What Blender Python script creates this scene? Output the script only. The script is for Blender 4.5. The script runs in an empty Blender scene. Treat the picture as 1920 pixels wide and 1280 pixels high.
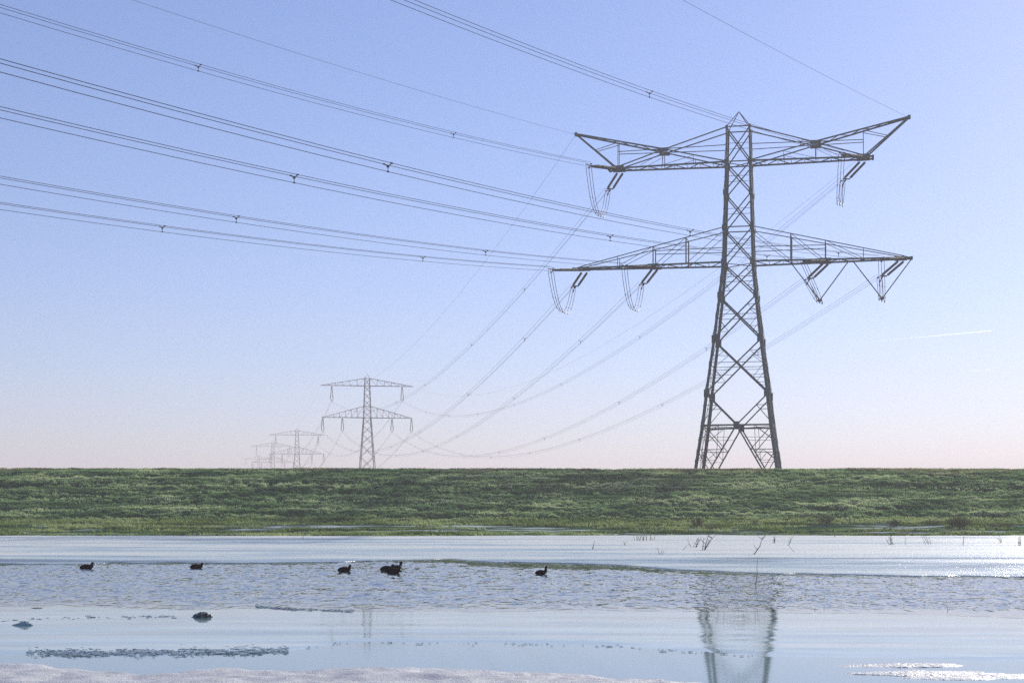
import bpy, math, random
VB = 1
import numpy as np
from mathutils import Vector, Matrix, Euler
random.seed(7); RNG = np.random.default_rng(7)
C = bpy.context.scene.collection
SC = bpy.context.scene
R = math.radians

# ------------------------------------------------------------------ camera
F, CX, HOR, CAMZ = 2900.0, 960.0, 951.0, 1.6
cam = bpy.data.cameras.new("camera"); camo = bpy.data.objects.new("camera", cam); C.objects.link(camo)
camo.location = (0, 0, CAMZ); camo.rotation_euler = (R(90), 0, 0)
cam.sensor_width = 36; cam.lens = F/1920*36
cam.shift_y = (HOR-640)/1920
cam.clip_start = 0.5; cam.clip_end = 60000
SC.camera = camo

# ------------------------------------------------------------------ helpers
def tag(o, label=None, cat=None, group=None, kind=None):
    if label: o["label"] = label
    if cat: o["category"] = cat
    if group: o["group"] = group
    if kind: o["kind"] = kind
    return o
def empty(name, loc, rz=0, label=None, cat=None, group=None):
    o = bpy.data.objects.new(name, None); C.objects.link(o); o.location = loc; o.rotation_euler = (0, 0, rz)
    o.empty_display_size = .3
    return tag(o, label, cat, group)

class MB:
    """collects bars, tubes and plates into one mesh"""
    def __init__(s): s.v = []; s.f = []
    def add(s, vs, fs):
        b = len(s.v); s.v += [tuple(p) for p in vs]; s.f += [tuple(i+b for i in f) for f in fs]
    def frame(s, a, b, up=None):
        a = Vector(a); b = Vector(b); d = (b-a).normalized()
        up = Vector(up) if up is not None else (Vector((0, 0, 1)) if abs(d.z) < .9 else Vector((1, 0, 0)))
        x = d.cross(up)
        if x.length < 1e-5: x = d.cross(Vector((0, 1, 0)))
        x.normalize(); y = x.cross(d).normalized()
        return a, b, d, x, y
    def bar(s, a, b, w, t=None, up=None):
        """w measured across 'up', t along it"""
        t = t if t is not None else w
        a, b, d, x, y = s.frame(a, b, up)
        vs = []
        for p in (a, b):
            for i, j in ((-1, -1), (1, -1), (1, 1), (-1, 1)): vs.append(p+x*(i*w/2)+y*(j*t/2))
        s.add(vs, [(0, 3, 2, 1), (4, 5, 6, 7), (0, 1, 5, 4), (1, 2, 6, 5), (2, 3, 7, 6), (3, 0, 4, 7)])
    def angle(s, a, b, w, t, n1, n2):
        """L profile: flanges run from the line a-b towards n1 and towards n2"""
        a = Vector(a); b = Vector(b); n1 = Vector(n1).normalized(); n2 = Vector(n2).normalized()
        vs = []
        for p in (a, b):
            vs += [p, p+n1*w, p+n1*w+n2*t, p+n1*t+n2*t, p+n1*t+n2*w, p+n2*w]
        n = 6
        s.add(vs, [tuple(range(n))[::-1], tuple(range(n, 2*n))]+[(i, (i+1) % n, (i+1) % n+n, i+n) for i in range(n)])
    def tube(s, pts, r, n=6, cap=True, sx=1.0):
        pts = [Vector(p) for p in pts]; m = len(pts)
        rr = r if hasattr(r, '__len__') else [r]*m
        d0 = (pts[1]-pts[0]).normalized()
        up = Vector((0, 0, 1)) if abs(d0.z) < .9 else Vector((1, 0, 0))
        vs = []
        x = d0.cross(up).normalized()
        for i, p in enumerate(pts):
            d = (pts[min(i+1, m-1)]-pts[max(i-1, 0)]).normalized()
            x = (x-d*x.dot(d)).normalized(); y = d.cross(x)
            for k in range(n):
                a = 2*math.pi*k/n
                vs.append(p+(x*math.cos(a)*sx+y*math.sin(a))*rr[i])
        fs = [(i*n+k, i*n+(k+1) % n, (i+1)*n+(k+1) % n, (i+1)*n+k) for i in range(m-1) for k in range(n)]
        if cap: fs += [tuple(range(n))[::-1], tuple(range((m-1)*n, m*n))]
        s.add(vs, fs)
    def build(s, name, mat, parent=None, smooth=False):
        me = bpy.data.meshes.new(name); me.from_pydata(s.v, [], s.f); me.materials.append(mat)
        if smooth: me.polygons.foreach_set("use_smooth", [True]*len(me.polygons))
        me.update()
        o = bpy.data.objects.new(name, me); C.objects.link(o); o.parent = parent
        return o
def grid_obj(name, X, Y, Z, mat, smooth=True):
    ny, nx = X.shape
    v = np.stack([X, Y, Z], -1).reshape(-1, 3)
    i = np.arange(ny*nx).reshape(ny, nx)
    q = np.stack([i[:-1, :-1], i[:-1, 1:], i[1:, 1:], i[1:, :-1]], -1).reshape(-1, 4)
    return raw_mesh(name, v, q, mat, smooth)
def raw_mesh(name, v, q, mat, smooth=False):
    me = bpy.data.meshes.new(name); n, k = q.shape
    me.vertices.add(len(v)); me.vertices.foreach_set("co", v.astype(np.float32).ravel())
    me.loops.add(n*k); me.loops.foreach_set("vertex_index", q.astype(np.int32).ravel())
    me.polygons.add(n); me.polygons.foreach_set("loop_start", np.arange(0, n*k, k, dtype=np.int32))
    me.polygons.foreach_set("loop_total", np.full(n, k, dtype=np.int32))
    if smooth: me.polygons.foreach_set("use_smooth", np.ones(n, dtype=bool))
    me.update(calc_edges=True); me.validate()
    me.materials.append(mat)
    o = bpy.data.objects.new(name, me); C.objects.link(o); return o

# numpy value noise
_T = RNG.random((256, 256))
def vn(x, y):
    xi = np.floor(x).astype(int); yi = np.floor(y).astype(int); fx = x-xi; fy = y-yi
    fx = fx*fx*(3-2*fx); fy = fy*fy*(3-2*fy)
    g = lambda a, b: _T[a & 255, b & 255]
    return (g(xi, yi)*(1-fx)+g(xi+1, yi)*fx)*(1-fy)+(g(xi, yi+1)*(1-fx)+g(xi+1, yi+1)*fx)*fy
def fbm(x, y, o=4, seed=0):
    s = 0; a = .5; t = 0
    for i in range(o):
        s = s+a*vn(x*2**i+17.3*i+seed*31.7, y*2**i+9.1*i+seed*12.9); t += a; a *= .55
    return s/t*2-1

# ------------------------------------------------------------------ materials
def mat(name, col=(.5, .5, .5), rough=.6, metal=0, spec=.5):
    m = bpy.data.materials.new(name); m.use_nodes = True
    b = m.node_tree.nodes["Principled BSDF"]
    b.inputs["Base Color"].default_value = (*col, 1); b.inputs["Roughness"].default_value = rough
    b.inputs["Metallic"].default_value = metal; b.inputs["Specular IOR Level"].default_value = spec
    return m, m.node_tree, b
def N(nt, t, **k):
    n = nt.nodes.new(t)
    for a, v in k.items():
        if a[0] == '_': setattr(n, a[1:], v)
        else: n.inputs[a.replace('__', ' ')].default_value = v
    return n
def noise_map(nt, scale, stretch=(1, 1, 1), detail=4, rough=.55):
    tc = N(nt, "ShaderNodeNewGeometry"); mp = N(nt, "ShaderNodeMapping"); mp.inputs["Scale"].default_value = stretch
    nt.links.new(tc.outputs["Position"], mp.inputs["Vector"])
    n = N(nt, "ShaderNodeTexNoise", Scale=scale, Detail=detail, Roughness=rough)
    nt.links.new(mp.outputs[0], n.inputs["Vector"]); return n
def ramp(nt, src, stops):
    r = nt.nodes.new("ShaderNodeValToRGB"); e = r.color_ramp.elements
    while len(e) < len(stops): e.new(.5)
    for i, (p, c) in enumerate(stops):
        e[i].position = p; e[i].color = (*c, 1) if len(c) == 3 else c
    nt.links.new(src, r.inputs[0]); return r
def bump(nt, b, src, strength, dist):
    n = N(nt, "ShaderNodeBump", Strength=strength, Distance=dist); nt.links.new(src, n.inputs["Height"])
    nt.links.new(n.outputs[0], b.inputs["Normal"]); return n
def mixrgb(nt, f, a, b):
    m = nt.nodes.new("ShaderNodeMix"); m.data_type = 'RGBA'
    nt.links.new(f, m.inputs[0])
    for s, i in ((a, 6), (b, 7)):
        if isinstance(s, tuple): m.inputs[i].default_value = (*s, 1)
        else: nt.links.new(s, m.inputs[i])
    return m.outputs[2]

# painted steel
steel, nt, b = mat("green_grey_steel", (.07, .10, .09), .65, .0, .25)
n = noise_map(nt, 1.3, detail=6); r = ramp(nt, n.outputs[0], [(.3, (.010, .080, .080)), (.55, (.018, .10, .095)), (.75, (.05, .12, .11))])
nt.links.new(r.outputs[0], b.inputs["Base Color"])
steel2, nt, b = mat("weathered_steel", (.13, .14, .125), .6, .0, .4)
n = noise_map(nt, .8, detail=5); r = ramp(nt, n.outputs[0], [(.3, (.05, .07, .065)), (.7, (.11, .115, .085))])
nt.links.new(r.outputs[0], b.inputs["Base Color"])
glassm, nt, b = mat("dark_green_insulator", (.03, .06, .055), .7, 0, .25)
cable, nt, b = mat("aluminium_cable", (.07, .07, .075), .6, .2)
fitting, nt, b = mat("dark_fitting", (.035, .037, .035), .75, .0, .3)
concrete, nt, b = mat("concrete", (.35, .34, .32), .9)
bump(nt, b, noise_map(nt, 8).outputs[0], .4, .02)
feather, nt, b = mat("black_feathers", (.003, .003, .0035), .85, 0, .12)
n = noise_map(nt, 60, detail=3); bump(nt, b, n.outputs[0], .4, .01)
billm, nt, b = mat("white_bill", (.75, .70, .64), .5)
twigm, nt, b = mat("bare_twig", (.035, .033, .018), .85)
rushm, nt, b = mat("dark_rush", (.12, .14, .06), .85)
reedm, nt, b = mat("olive_reed", (.22, .25, .09), .8)
b.inputs["Subsurface Weight"].default_value = 0
rockm, nt, b = mat("dirty_ice", (.2, .2, .2), .45)
n = noise_map(nt, 14, detail=6); r = ramp(nt, n.outputs[0], [(.35, (.015, .017, .015)), (.5, (.09, .085, .07)), (.62, (.45, .42, .38)), (.75, (.8, .8, .8))])
nt.links.new(r.outputs[0], b.inputs["Base Color"]); bump(nt, b, n.outputs[0], .8, .03)

# snow (near bank)
snow, nt, b = mat("granular_snow", (.7, .72, .76), .65, 0, .15)
n = noise_map(nt, 3.2, (1, .6, 1), detail=6); r = ramp(nt, n.outputs[0], [(.3, (.58, .55, .50)), (.5, (.74, .71, .65)), (.7, (.85, .83, .77))])
nt.links.new(r.outputs[0], b.inputs["Base Color"])
n2 = noise_map(nt, 38, detail=3, rough=.7); bump(nt, b, n2.outputs[0], .8, .02)
rr = ramp(nt, n.outputs[0], [(.4, (.35,)*3), (.6, (.6,)*3)]); nt.links.new(rr.outputs[0], b.inputs["Roughness"])
# far shelf of snowy ice: wet bluish hollows between dry snow
shelf, nt, b = mat("snowy_ice", (.7, .74, .8), .5, 0, .6)
n = noise_map(nt, .16, (.35, 1.6, 1), detail=6, rough=.6)
n3 = noise_map(nt, 1.2, (.25, 1.6, 1), detail=4, rough=.6)
r = ramp(nt, n.outputs[0], [(.31, (.07, .12, .12)), (.37, (.42, .53, .50)), (.46, (.74, .80, .68)), (.54, (.93, .93, .78))])
gy = N(nt, "ShaderNodeNewGeometry"); sy = N(nt, "ShaderNodeSeparateXYZ"); nt.links.new(gy.outputs["Position"], sy.inputs[0])
my = N(nt, "ShaderNodeMapRange"); my.inputs["From Min"].default_value = 44; my.inputs["From Max"].default_value = 64; my.inputs["To Min"].default_value = -.075; my.inputs["To Max"].default_value = .03
nt.links.new(sy.outputs["Y"], my.inputs["Value"]); ma = N(nt, "ShaderNodeMath", _operation='ADD'); nt.links.new(n.outputs[0], ma.inputs[0]); nt.links.new(my.outputs[0], ma.inputs[1])
nt.links.new(ma.outputs[0], r.inputs[0])
r3 = ramp(nt, n3.outputs[0], [(.35, (.80, .84, .86)), (.6, (1, 1, 1))])
mm = nt.nodes.new("ShaderNodeMix"); mm.data_type = 'RGBA'; mm.blend_type = 'MULTIPLY'; mm.inputs[0].default_value = .8
nt.links.new(r.outputs[0], mm.inputs[6]); nt.links.new(r3.outputs[0], mm.inputs[7]); nt.links.new(mm.outputs[2], b.inputs["Base Color"])
rr = ramp(nt, ma.outputs[0], [(.36, (.20,)*3), (.55, (.45,)*3)]); nt.links.new(rr.outputs[0], b.inputs["Roughness"])
rs = ramp(nt, ma.outputs[0], [(.42, (.5,)*3), (.52, (.10,)*3)]); nt.links.new(rs.outputs[0], b.inputs["Specular IOR Level"])
n2 = noise_map(nt, 16, (1, 1, 1), detail=3, rough=.7); bump(nt, b, n2.outputs[0], .66, .03)
# thin refrozen ice
ice, nt, b = mat("thin_wet_ice", (.2, .3, .42), .12, 0, .5)
b.inputs["IOR"].default_value = 1.45
n = noise_map(nt, .55, (.3, 2.2, 1), detail=6, rough=.62)
r = ramp(nt, n.outputs[0], [(.40, (.12, .23, .24)), (.50, (.28, .44, .42)), (.60, (.54, .64, .56))])
nt.links.new(r.outputs[0], b.inputs["Base Color"])
rr = ramp(nt, n.outputs[0], [(.35, (.03,)*3), (.7, (.10,)*3)]); nt.links.new(rr.outputs[0], b.inputs["Roughness"])
n2 = noise_map(nt, 7, (.35, 2., 1), detail=4, rough=.6); bump(nt, b, n2.outputs[0], .028, .01)
# open water: calm close by, rippled in the open channel
water, nt, b = mat("open_water", (.045, .075, .06), .02, 0, .5)
b.inputs["IOR"].default_value = 1.5
# grass
def grass_mat(name, stops, sc):
    g, nt, b = mat(name, (.05, .09, .03), .75, 0, .15)
    n = noise_map(nt, sc, (.3, 1, 1), detail=6, rough=.65)
    r = ramp(nt, n.outputs[0], stops); nt.links.new(r.outputs[0], b.inputs["Base Color"])
    tr = N(nt, "ShaderNodeBsdfTranslucent"); nt.links.new(r.outputs[0], tr.inputs[0])
    mx = N(nt, "ShaderNodeMixShader"); mx.inputs[0].default_value = .35
    out = nt.nodes["Material Output"]
    nt.links.new(b.outputs[0], mx.inputs[1]); nt.links.new(tr.outputs[0], mx.inputs[2]); nt.links.new(mx.outputs[0], out.inputs[0])
    return g
grass = grass_mat("dike_grass", [(.38, (.08, .18, .07)), (.47, (.22, .37, .14)), (.55, (.42, .56, .24)), (.64, (.74, .80, .42))], .7)
crestg = grass_mat("crest_grass", [(.4, (.16, .18, .08)), (.5, (.34, .33, .16)), (.6, (.58, .52, .30))], .8)
footg = grass_mat("foot_grass", [(.4, (.10, .18, .04)), (.5, (.26, .36, .10)), (.6, (.50, .58, .24))], .6)

# land: dike turf, frozen strip with snow patches, fields
land, nt, b = mat("land_turf", (.05, .08, .03), 1, 0, 0)
n = noise_map(nt, .9, (.3, 1, 1), detail=7, rough=.65)
r = ramp(nt, n.outputs[0], [(.38, (.016, .058, .026)), (.5, (.040, .115, .044)), (.62, (.09, .18, .06))])  # darker than the blades: shade between tussocks put into the colour
geo = N(nt, "ShaderNodeNewGeometry"); sep = N(nt, "ShaderNodeSeparateXYZ"); nt.links.new(geo.outputs["Position"], sep.inputs[0])
# snow patches lie on the flat strip between the ice and the foot of the dike
mr = N(nt, "ShaderNodeMapRange"); mr.inputs["From Min"].default_value = 92.2; mr.inputs["From Max"].default_value = 95.0
mr.inputs["To Min"].default_value = 1; mr.inputs["To Max"].default_value = 0
nt.links.new(sep.outputs["Y"], mr.inputs["Value"])
pn = noise_map(nt, .75, (.22, 1.6, 1), detail=6, rough=.6); pr = ramp(nt, pn.outputs[0], [(.51, (0, 0, 0)), (.60, (1, 1, 1))])
mu = N(nt, "ShaderNodeMath", _operation='MULTIPLY'); nt.links.new(mr.outputs[0], mu.inputs[0]); nt.links.new(pr.outputs[0], mu.inputs[1])
c2 = mixrgb(nt, mu.outputs[0], r.outputs[0], (.62, .68, .60)); nt.links.new(c2, b.inputs["Base Color"])
bump(nt, b, n.outputs[0], .7, .15)

# ------------------------------------------------------------------ terrain
FOOT, CREST, SHORE = 94.5, 112.0, 86.0
def tussock(x, y):
    a = fbm(x*.11, y*.85, 3, 1); c = 1-np.abs(fbm(x*.75+.3*a, y*1.15, 3, 2))*2.4; d = 1-np.abs(fbm(x*2.2, y*1.9, 2, 9))*2.2
    q = np.clip((CREST-y)/3, .25, 1)
    return q*(.13*a+(.15*np.clip(c, -.2, 1)+.09*np.clip(d, -.2, 1))*(.75+.6*fbm(x*.12, y*.4, 2, 6))+.03*fbm(x*4, y*4, 2, 4))
def land_z(x, y):
    x = np.asarray(x, float); y = np.asarray(y, float)
    SH = SHORE+2.4*fbm(x*.10, y*0+7, 4, 21)+.6*fbm(x*1.1, y*0+3, 3, 22)
    strip = np.clip((y-SH)/(FOOT-SH), 0, 1)
    z = -.5+.52*np.clip((y-(SH-6))/6, 0, 1)+.02*(y > SHORE)*0+.72*strip**1.2
    s = np.clip((y-FOOT)/(CREST-FOOT), 0, 1); s2 = s*s*(3-2*s)*.25+s*.75
    z = z+3.60*s2+.02*fbm(x*.06, y*.0+3, 3)*s
    back = np.clip((y-(CREST+4))/9, 0, 1)
    z = z-2.9*back*back*(3-2*back)
    # sheep-trodden terraces and tussocks on the slope
    on = np.clip((y-FOOT+1)/2, 0, 1)*np.clip((CREST+6-y)/3, 0, 1)
    z = z+on*tussock(x, y)
    z = z+(1-on)*np.clip((y-SHORE)/2, 0, 1)*(y < CREST)*.05*fbm(x*.5, y*1.5, 3, 3)
    return z
ys = np.concatenate([[-250, -100, -20, 30, 60, 75], np.arange(80, 92, .25), np.arange(92, 118, .13), np.arange(118, 126, .4), [128, 135, 150, 170, 200, 260, 400, 700, 1200, 2000, 2450]])
xs = np.concatenate([[-1450, -900, -500, -300, -180, -120, -90], np.arange(-58, 58, .17), [75, 90, 120, 180, 300, 500, 900, 1450]])
X, Y = np.meshgrid(xs, ys); Z = land_z(X, Y)
tag(grid_obj("ground", X, Y, Z, land), kind="structure", label="green grassed dike with trodden terraces above a flat frozen strip")

def tufts(name, n, ymin, ymax, hmin, hmax, m, blades=4, xr=52, lean=.5, cover=None, seed=0, w=.05):
    x = RNG.uniform(-xr, xr, n*2); y = RNG.uniform(ymin, ymax, n*2)
    keep = np.ones(n*2, bool) if cover is None else cover(x, y)
    x = x[keep][:n]; y = y[keep][:n]; n = len(x); z = land_z(x, y)
    h = RNG.uniform(hmin, hmax, n)*(.65+.6*np.clip(fbm(x*.3, y*1.1, 3, 5)+.5, 0, 1))
    V = []; k = blades
    for i in range(k):
        a = RNG.uniform(0, 2*math.pi, n); l = RNG.uniform(0, lean, n)*h; hh = h*RNG.uniform(.6, 1, n); ww = w*RNG.uniform(.6, 1.3, n)
        ba = RNG.uniform(0, 2*math.pi, n); bx = x+np.cos(ba)*.06; by = y+np.sin(ba)*.06; c = RNG.uniform(0, math.pi, n)
        V.append(np.stack([bx-np.cos(c)*ww, by-np.sin(c)*ww, z-.02], -1)); V.append(np.stack([bx+np.cos(c)*ww, by+np.sin(c)*ww, z-.02], -1))
        V.append(np.stack([bx+np.cos(a)*l, by+np.sin(a)*l, z+hh], -1))
    V = np.stack(V, 1).reshape(-1, 3); q = np.arange(len(V)).reshape(-1, 3)
    return raw_mesh(name, V, q, m)
g = tufts("dike_grass", 170000, FOOT-.3, CREST+1.2, .06, .14, grass, lean=.7, w=.03, xr=46, cover=lambda x, y: tussock(x, y) > RNG.uniform(.0, .20, len(x)))  # lighter blades only on raised tussocks: lit tops put into the colour
tag(g, "short dense turf covering the slope of the dike", "grass", kind="stuff")
g = tufts("crest_grass", 30000, CREST-3.5, CREST+2.5, .06, .14, crestg, lean=.6, cover=lambda x, y: fbm(x*.2, y*.7, 3, 8) > -.1+(CREST-y)*.14)
tag(g, "dry yellowish grass along the top edge of the dike", "grass", kind="stuff")
g = tufts("marsh_grass", 38000, SHORE-2.6, FOOT+.6, .08, .24, footg, lean=.7, cover=lambda x, y: (land_z(x, y) > .015) & (fbm(x*.16, y*1.1, 4, 11) > .20-.55*np.clip((y-FOOT+3.2)/2.2, 0, 1)-.28*(y < SHORE+1.0)+.2*0))
tag(g, "yellow green marsh grass between snow patches at the foot of the dike", "grass", kind="stuff")

# ------------------------------------------------------------------ water, ice, snow
def edge_curve(pts, h=0.0):
    """polyline of (bearing px, row px) measured once -> world points on level h"""
    out = []
    for px, py in pts:
        d = (CAMZ-h)*F/(py-HOR); out.append(((px-CX)/F*d, d))
    return np.array(out)
far_edge = edge_curve([(-500, 1062), (0, 1057.5), (120, 1056), (260, 1055), (420, 1055), (540, 1055.5), (620, 1053), (700, 1050.5), (780, 1048.8), (860, 1048.5), (930, 1053), (1080, 1056.5), (1180, 1060), (1290, 1069), (1400, 1074), (1520, 1076), (1650, 1078), (1760, 1080), (1920, 1081), (2500, 1085)])
ice_far = edge_curve([(-500, 1126), (0, 1135), (120, 1131), (240, 1139), (330, 1144), (500, 1140), (640, 1143), (800, 1144), (960, 1144), (1100, 1143), (1290, 1144), (1450, 1146), (1600, 1148), (1760, 1152), (1920, 1158), (2500, 1165)])
ice_near = edge_curve([(-500, 1232), (0, 1229), (150, 1232), (300, 1231), (450, 1226), (560, 1217), (660, 1204), (800, 1206), (1000, 1208), (1150, 1212), (1280, 1221), (1400, 1227), (1450, 1232), (1600, 1236), (1760, 1237), (1920, 1240), (2500, 1246)])
snow_edge = edge_curve([(-700, 1240), (-200, 1244), (0, 1247), (90, 1249), (160, 1254), (230, 1262), (300, 1266), (360, 1261), (430, 1254), (500, 1256), (560, 1262), (640, 1256), (720, 1254), (800, 1256), (900, 1258), (1000, 1262), (1100, 1267), (1200, 1273), (1300, 1283), (1500, 1300), (1700, 1330), (2600, 1400)], .05)
def ye(curve, x): return np.interp(x, curve[:, 0], curve[:, 1])

xs = np.linspace(-30, 30, 500)
# open water sheet: real ripples in the channel between the far shelf and the thin ice
xs = np.concatenate([[-700, -250, -90, -50, -30], np.arange(-16.5, 16.5, .03), [30, 50, 90, 250, 700]])
ys = np.concatenate([[-240, -60, -10, 6], np.linspace(12, 24, 30), np.arange(24.2, 47.5, .07), [48, 60, 84, 90]])
X, Y = np.meshgrid(xs, ys)
chan = np.clip((Y-ye(ice_far, X)+.6)/3.0, 0, 1)*np.clip((ye(far_edge, X)-Y-3.2*np.clip(1-((X-1)/5.0)**2, 0, 1)*(1+.8*fbm(X*.5, Y*.6, 3, 97)))/2.0, .2, 1)*(np.abs(X) < 17)
Rp = np.zeros_like(X)
for i in range(22):
    lam = .16*1.2**(i % 11)*RNG.uniform(.85, 1.15); th_ = R(90)+RNG.normal(0, .6); k = 2*math.pi/lam
    ph = 2.0*fbm(X*.7/lam**.5+i, Y*.7/lam**.5+i*3, 2, 20+i)
    Rp += lam*.0012*RNG.uniform(.5, 1)*np.sin(k*(X*math.cos(th_)+Y*math.sin(th_))+ph*2.5+i)
Rp *= .5+.8*np.clip(fbm(X*.25, Y*.5, 3, 77)+.5, 0, 1)
rd = lambda a, c, o, sd: 1-2*np.abs(fbm(X*a, Y*c, o, sd))      # short steep wavelets
Rp += .014*rd(3.4, 1.6, 2, 78)**3+.006*rd(7.5, 2.6, 2, 80)**3+.007*fbm(X*1.6, Y*1.1, 2, 79)
Z = Rp*chan-.001
nt = water.node_tree; b = nt.nodes["Principled BSDF"]
n2 = noise_map(nt, 9, (.5, 1.4, 1), detail=4, rough=.6)
geo = N(nt, "ShaderNodeNewGeometry"); sep = N(nt, "ShaderNodeSeparateXYZ"); nt.links.new(geo.outputs["Position"], sep.inputs[0])
mr = N(nt, "ShaderNodeMapRange"); mr.inputs["From Min"].default_value = 22; mr.inputs["From Max"].default_value = 28
mr.inputs["To Min"].default_value = .025; mr.inputs["To Max"].default_value = .05; nt.links.new(sep.outputs["Y"], mr.inputs["Value"])
bn = bump(nt, b, n2.outputs[0], .1, .012); nt.links.new(mr.outputs[0], bn.inputs["Strength"])
tag(grid_obj("water", X, Y, Z, water), kind="structure", label="dark open water, rippled in the channel and calm near the bank")

def strip_sheet(name, near, far, x0, x1, nx, ny, hfun, m, jitter=0.0, seed=0, skirt=.06):
    xx = np.linspace(x0, x1, nx); t = np.linspace(0, 1, ny)
    yn = ye(near, xx)+jitter*fbm(xx*1.3, xx*0, 5, seed)*np.clip(ye(near, xx)/25, .3, 2)
    yf = ye(far, xx)+jitter*fbm(xx*1.3, xx*0+5, 5, seed+1)
    X = np.repeat(xx[None], ny, 0); Y = yn[None]+(yf-yn)[None]*t[:, None]
    Z = hfun(X, Y, Y-yn[None], yf[None]-Y)
    X = np.concatenate([X[:1], X, X[-1:]]); Y = np.concatenate([Y[:1]+.0, Y, Y[-1:]]); Z = np.concatenate([Z[:1]*0-skirt, Z, Z[-1:]*0-skirt])
    return grid_obj(name, X, Y, Z, m)
far_line = np.array([[-1000, SHORE+4], [1000, SHORE+4]])
def shelf_h(X, Y, dn, df):
    e = np.clip(dn/.5, 0, 1)
    return .004+.026*e+.028*(fbm(X*.10, Y*.5, 4, 31)+.4)*np.clip(dn/4, 0, 1)+.012*fbm(X*.8, Y*2.4, 3, 33)*np.clip(dn/2, 0, 1)
xlo, xhi = -60, 60
o = strip_sheet("snowy_ice_shelf", far_edge, far_line, xlo, xhi, 700, 260, shelf_h, shelf, .5, 41)
tag(o, kind="structure", label="pale snow covered ice shelf with bluish wet hollows below the dike")
o = strip_sheet("thin_ice", ice_near, ice_far, -30, 30, 600, 90, lambda X, Y, a, b_: .0002+.0085*np.clip(a/.6, 0, 1)*np.clip(b_/3, 0, 1)+.004*fbm(X*.6, Y*1.6, 3, 51)*np.clip(a/1., 0, 1)*np.clip(b_/3, 0, 1), ice, .6, 55, .0)
tag(o, kind="structure", label="smooth thin blue ice mirroring the sky")
clear, nt, b = mat("clear_ice", (.20, .32, .30), .05, 0, .5); b.inputs["IOR"].default_value = 1.55
n = noise_map(nt, 5, (.4, 1.5, 1), detail=3); bump(nt, b, n.outputs[0], .04, .01)
near_line = snow_edge.copy(); near_line[:, 1] -= 1.2; behind = ice_near.copy(); behind[:, 1] += 1.4
o = strip_sheet("clear_ice", near_line, behind, -24, 24, 300, 30, lambda X, Y, a, b_: .002+0*X, clear, 0, 58, 0)
tag(o, kind="structure", label="glassy clear ice between the snow bank and the refrozen edge")
# near snow bank
xx = np.concatenate([[-60, -30, -18], np.arange(-12, 12, .035), [18, 30, 60]]); t = np.linspace(0, 1, 150)**.55
yn = ye(snow_edge, xx)+.10*fbm(xx*2.1, xx*0, 4, 61)
Y = -3+(yn[None]+3)*t[:, None]; X = np.repeat(xx[None], len(t), 0); dn = yn[None]-Y
Z = (.015+.085*np.clip(dn/.55, 0, 1)**.5+.06*np.clip(dn/2.5, 0, 1)*(1+fbm(X*.55, Y*.8, 3, 62)*1.8)+.03*fbm(X*3.3, Y*3.3, 4, 63)*np.clip(dn/.3, .1, 1)+.008*fbm(X*14, Y*14, 3, 64))*np.where(dn > 0, 1, 0)
Z = np.where(dn <= 1e-6, -.05, Z)
tag(grid_obj("snow_bank", X, Y, Z, snow), kind="structure", label="lumpy greyish granular snow along the near bank")

# snow and ice patches standing in the thin ice at the right
def patch(cx, cy, rx, ry, h, seed, m):
    X, Y = np.meshgrid(np.linspace(-1.25*rx, 1.25*rx, 260), np.linspace(-1.25*ry, 1.25*ry, 110))
    rr_ = (X/rx)**2+(Y/ry)**2
    Z = h*(1.0-1.25*rr_+1.5*fbm(X*1.6+seed, Y*4.2, 4, seed))
    Z = np.clip(np.where(Z > 0, h*.04+Z*.7, Z*2), -.03, h*1.6)+np.where(Z > 0, .006*fbm(X*20, Y*20, 3, seed+1), 0)
    o = grid_obj("snow_patch", X, Y, Z, m); o.location = (cx, cy, .006); return o
def wp(px, py, h=0.0):
    d = (CAMZ-h)*F/(py-HOR); return ((px-CX)/F*d, d)
x, y = wp(1790, 1264); tag(patch(x, y, 1.0, .42, .015, 3, snow), "white glinting snow patch in the water at the lower right, beside the snow bank", "snow patch")
x, y = wp(1680, 1247); tag(patch(x, y, .7, .22, .012, 5, snow), "thin narrow snow streak just behind the glinting snow patch at the lower right", "snow patch")

# rubble of broken ice along the refrozen edge (uncountable)
shard, nt, b = mat("broken_ice", (.3, .34, .36), .12, 0, .6)
n = noise_map(nt, 25, detail=3); r = ramp(nt, n.outputs[0], [(.40, (.07, .09, .09)), (.47, (.30, .36, .36)), (.54, (.75, .78, .78))]); nt.links.new(r.outputs[0], b.inputs["Base Color"])
def rubble(spec):
    m = MB()
    for n_, fn, s0, s1 in spec:
        for i in range(n_):
            x, y = fn(); s = random.uniform(s0, s1); a = random.uniform(-.35, .35); tl = random.uniform(-.2, .2)
            k = random.choice((3, 4, 5)); el = random.uniform(1.5, 4.5)
            ca, sa = math.cos(a), math.sin(a); pts = []
            for j in range(k):
                b_ = 2*math.pi*j/k+random.uniform(-.3, .3); u = math.cos(b_)*s*el; v = math.sin(b_)*s
                pts.append((x+u*ca-v*sa, y+u*sa+v*ca, .006+(u*.35+v)*tl*.4+random.uniform(0, .15)*s))
            top = [(p[0], p[1], p[2]+.2*s+.004) for p in pts]
            m.add(pts+top, [tuple(range(k))[::-1], tuple(range(k, 2*k))]+[(j, (j+1) % k, (j+1) % k+k, j+k) for j in range(k)])
    return m
def band(px0, px1, rows, spread):
    def f():
        while True:
            px = random.uniform(px0, px1); py = float(np.interp(px, [r_[0] for r_ in rows], [r_[1] for r_ in rows]))+random.gauss(0, spread)*(.4+.6*abs(math.sin(px*.031)))
            if fbm(np.array([px*.02]), np.array([py*.15]), 3, 91)[0] > random.uniform(-.7, .35): return wp(px, py)
    return f
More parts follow.
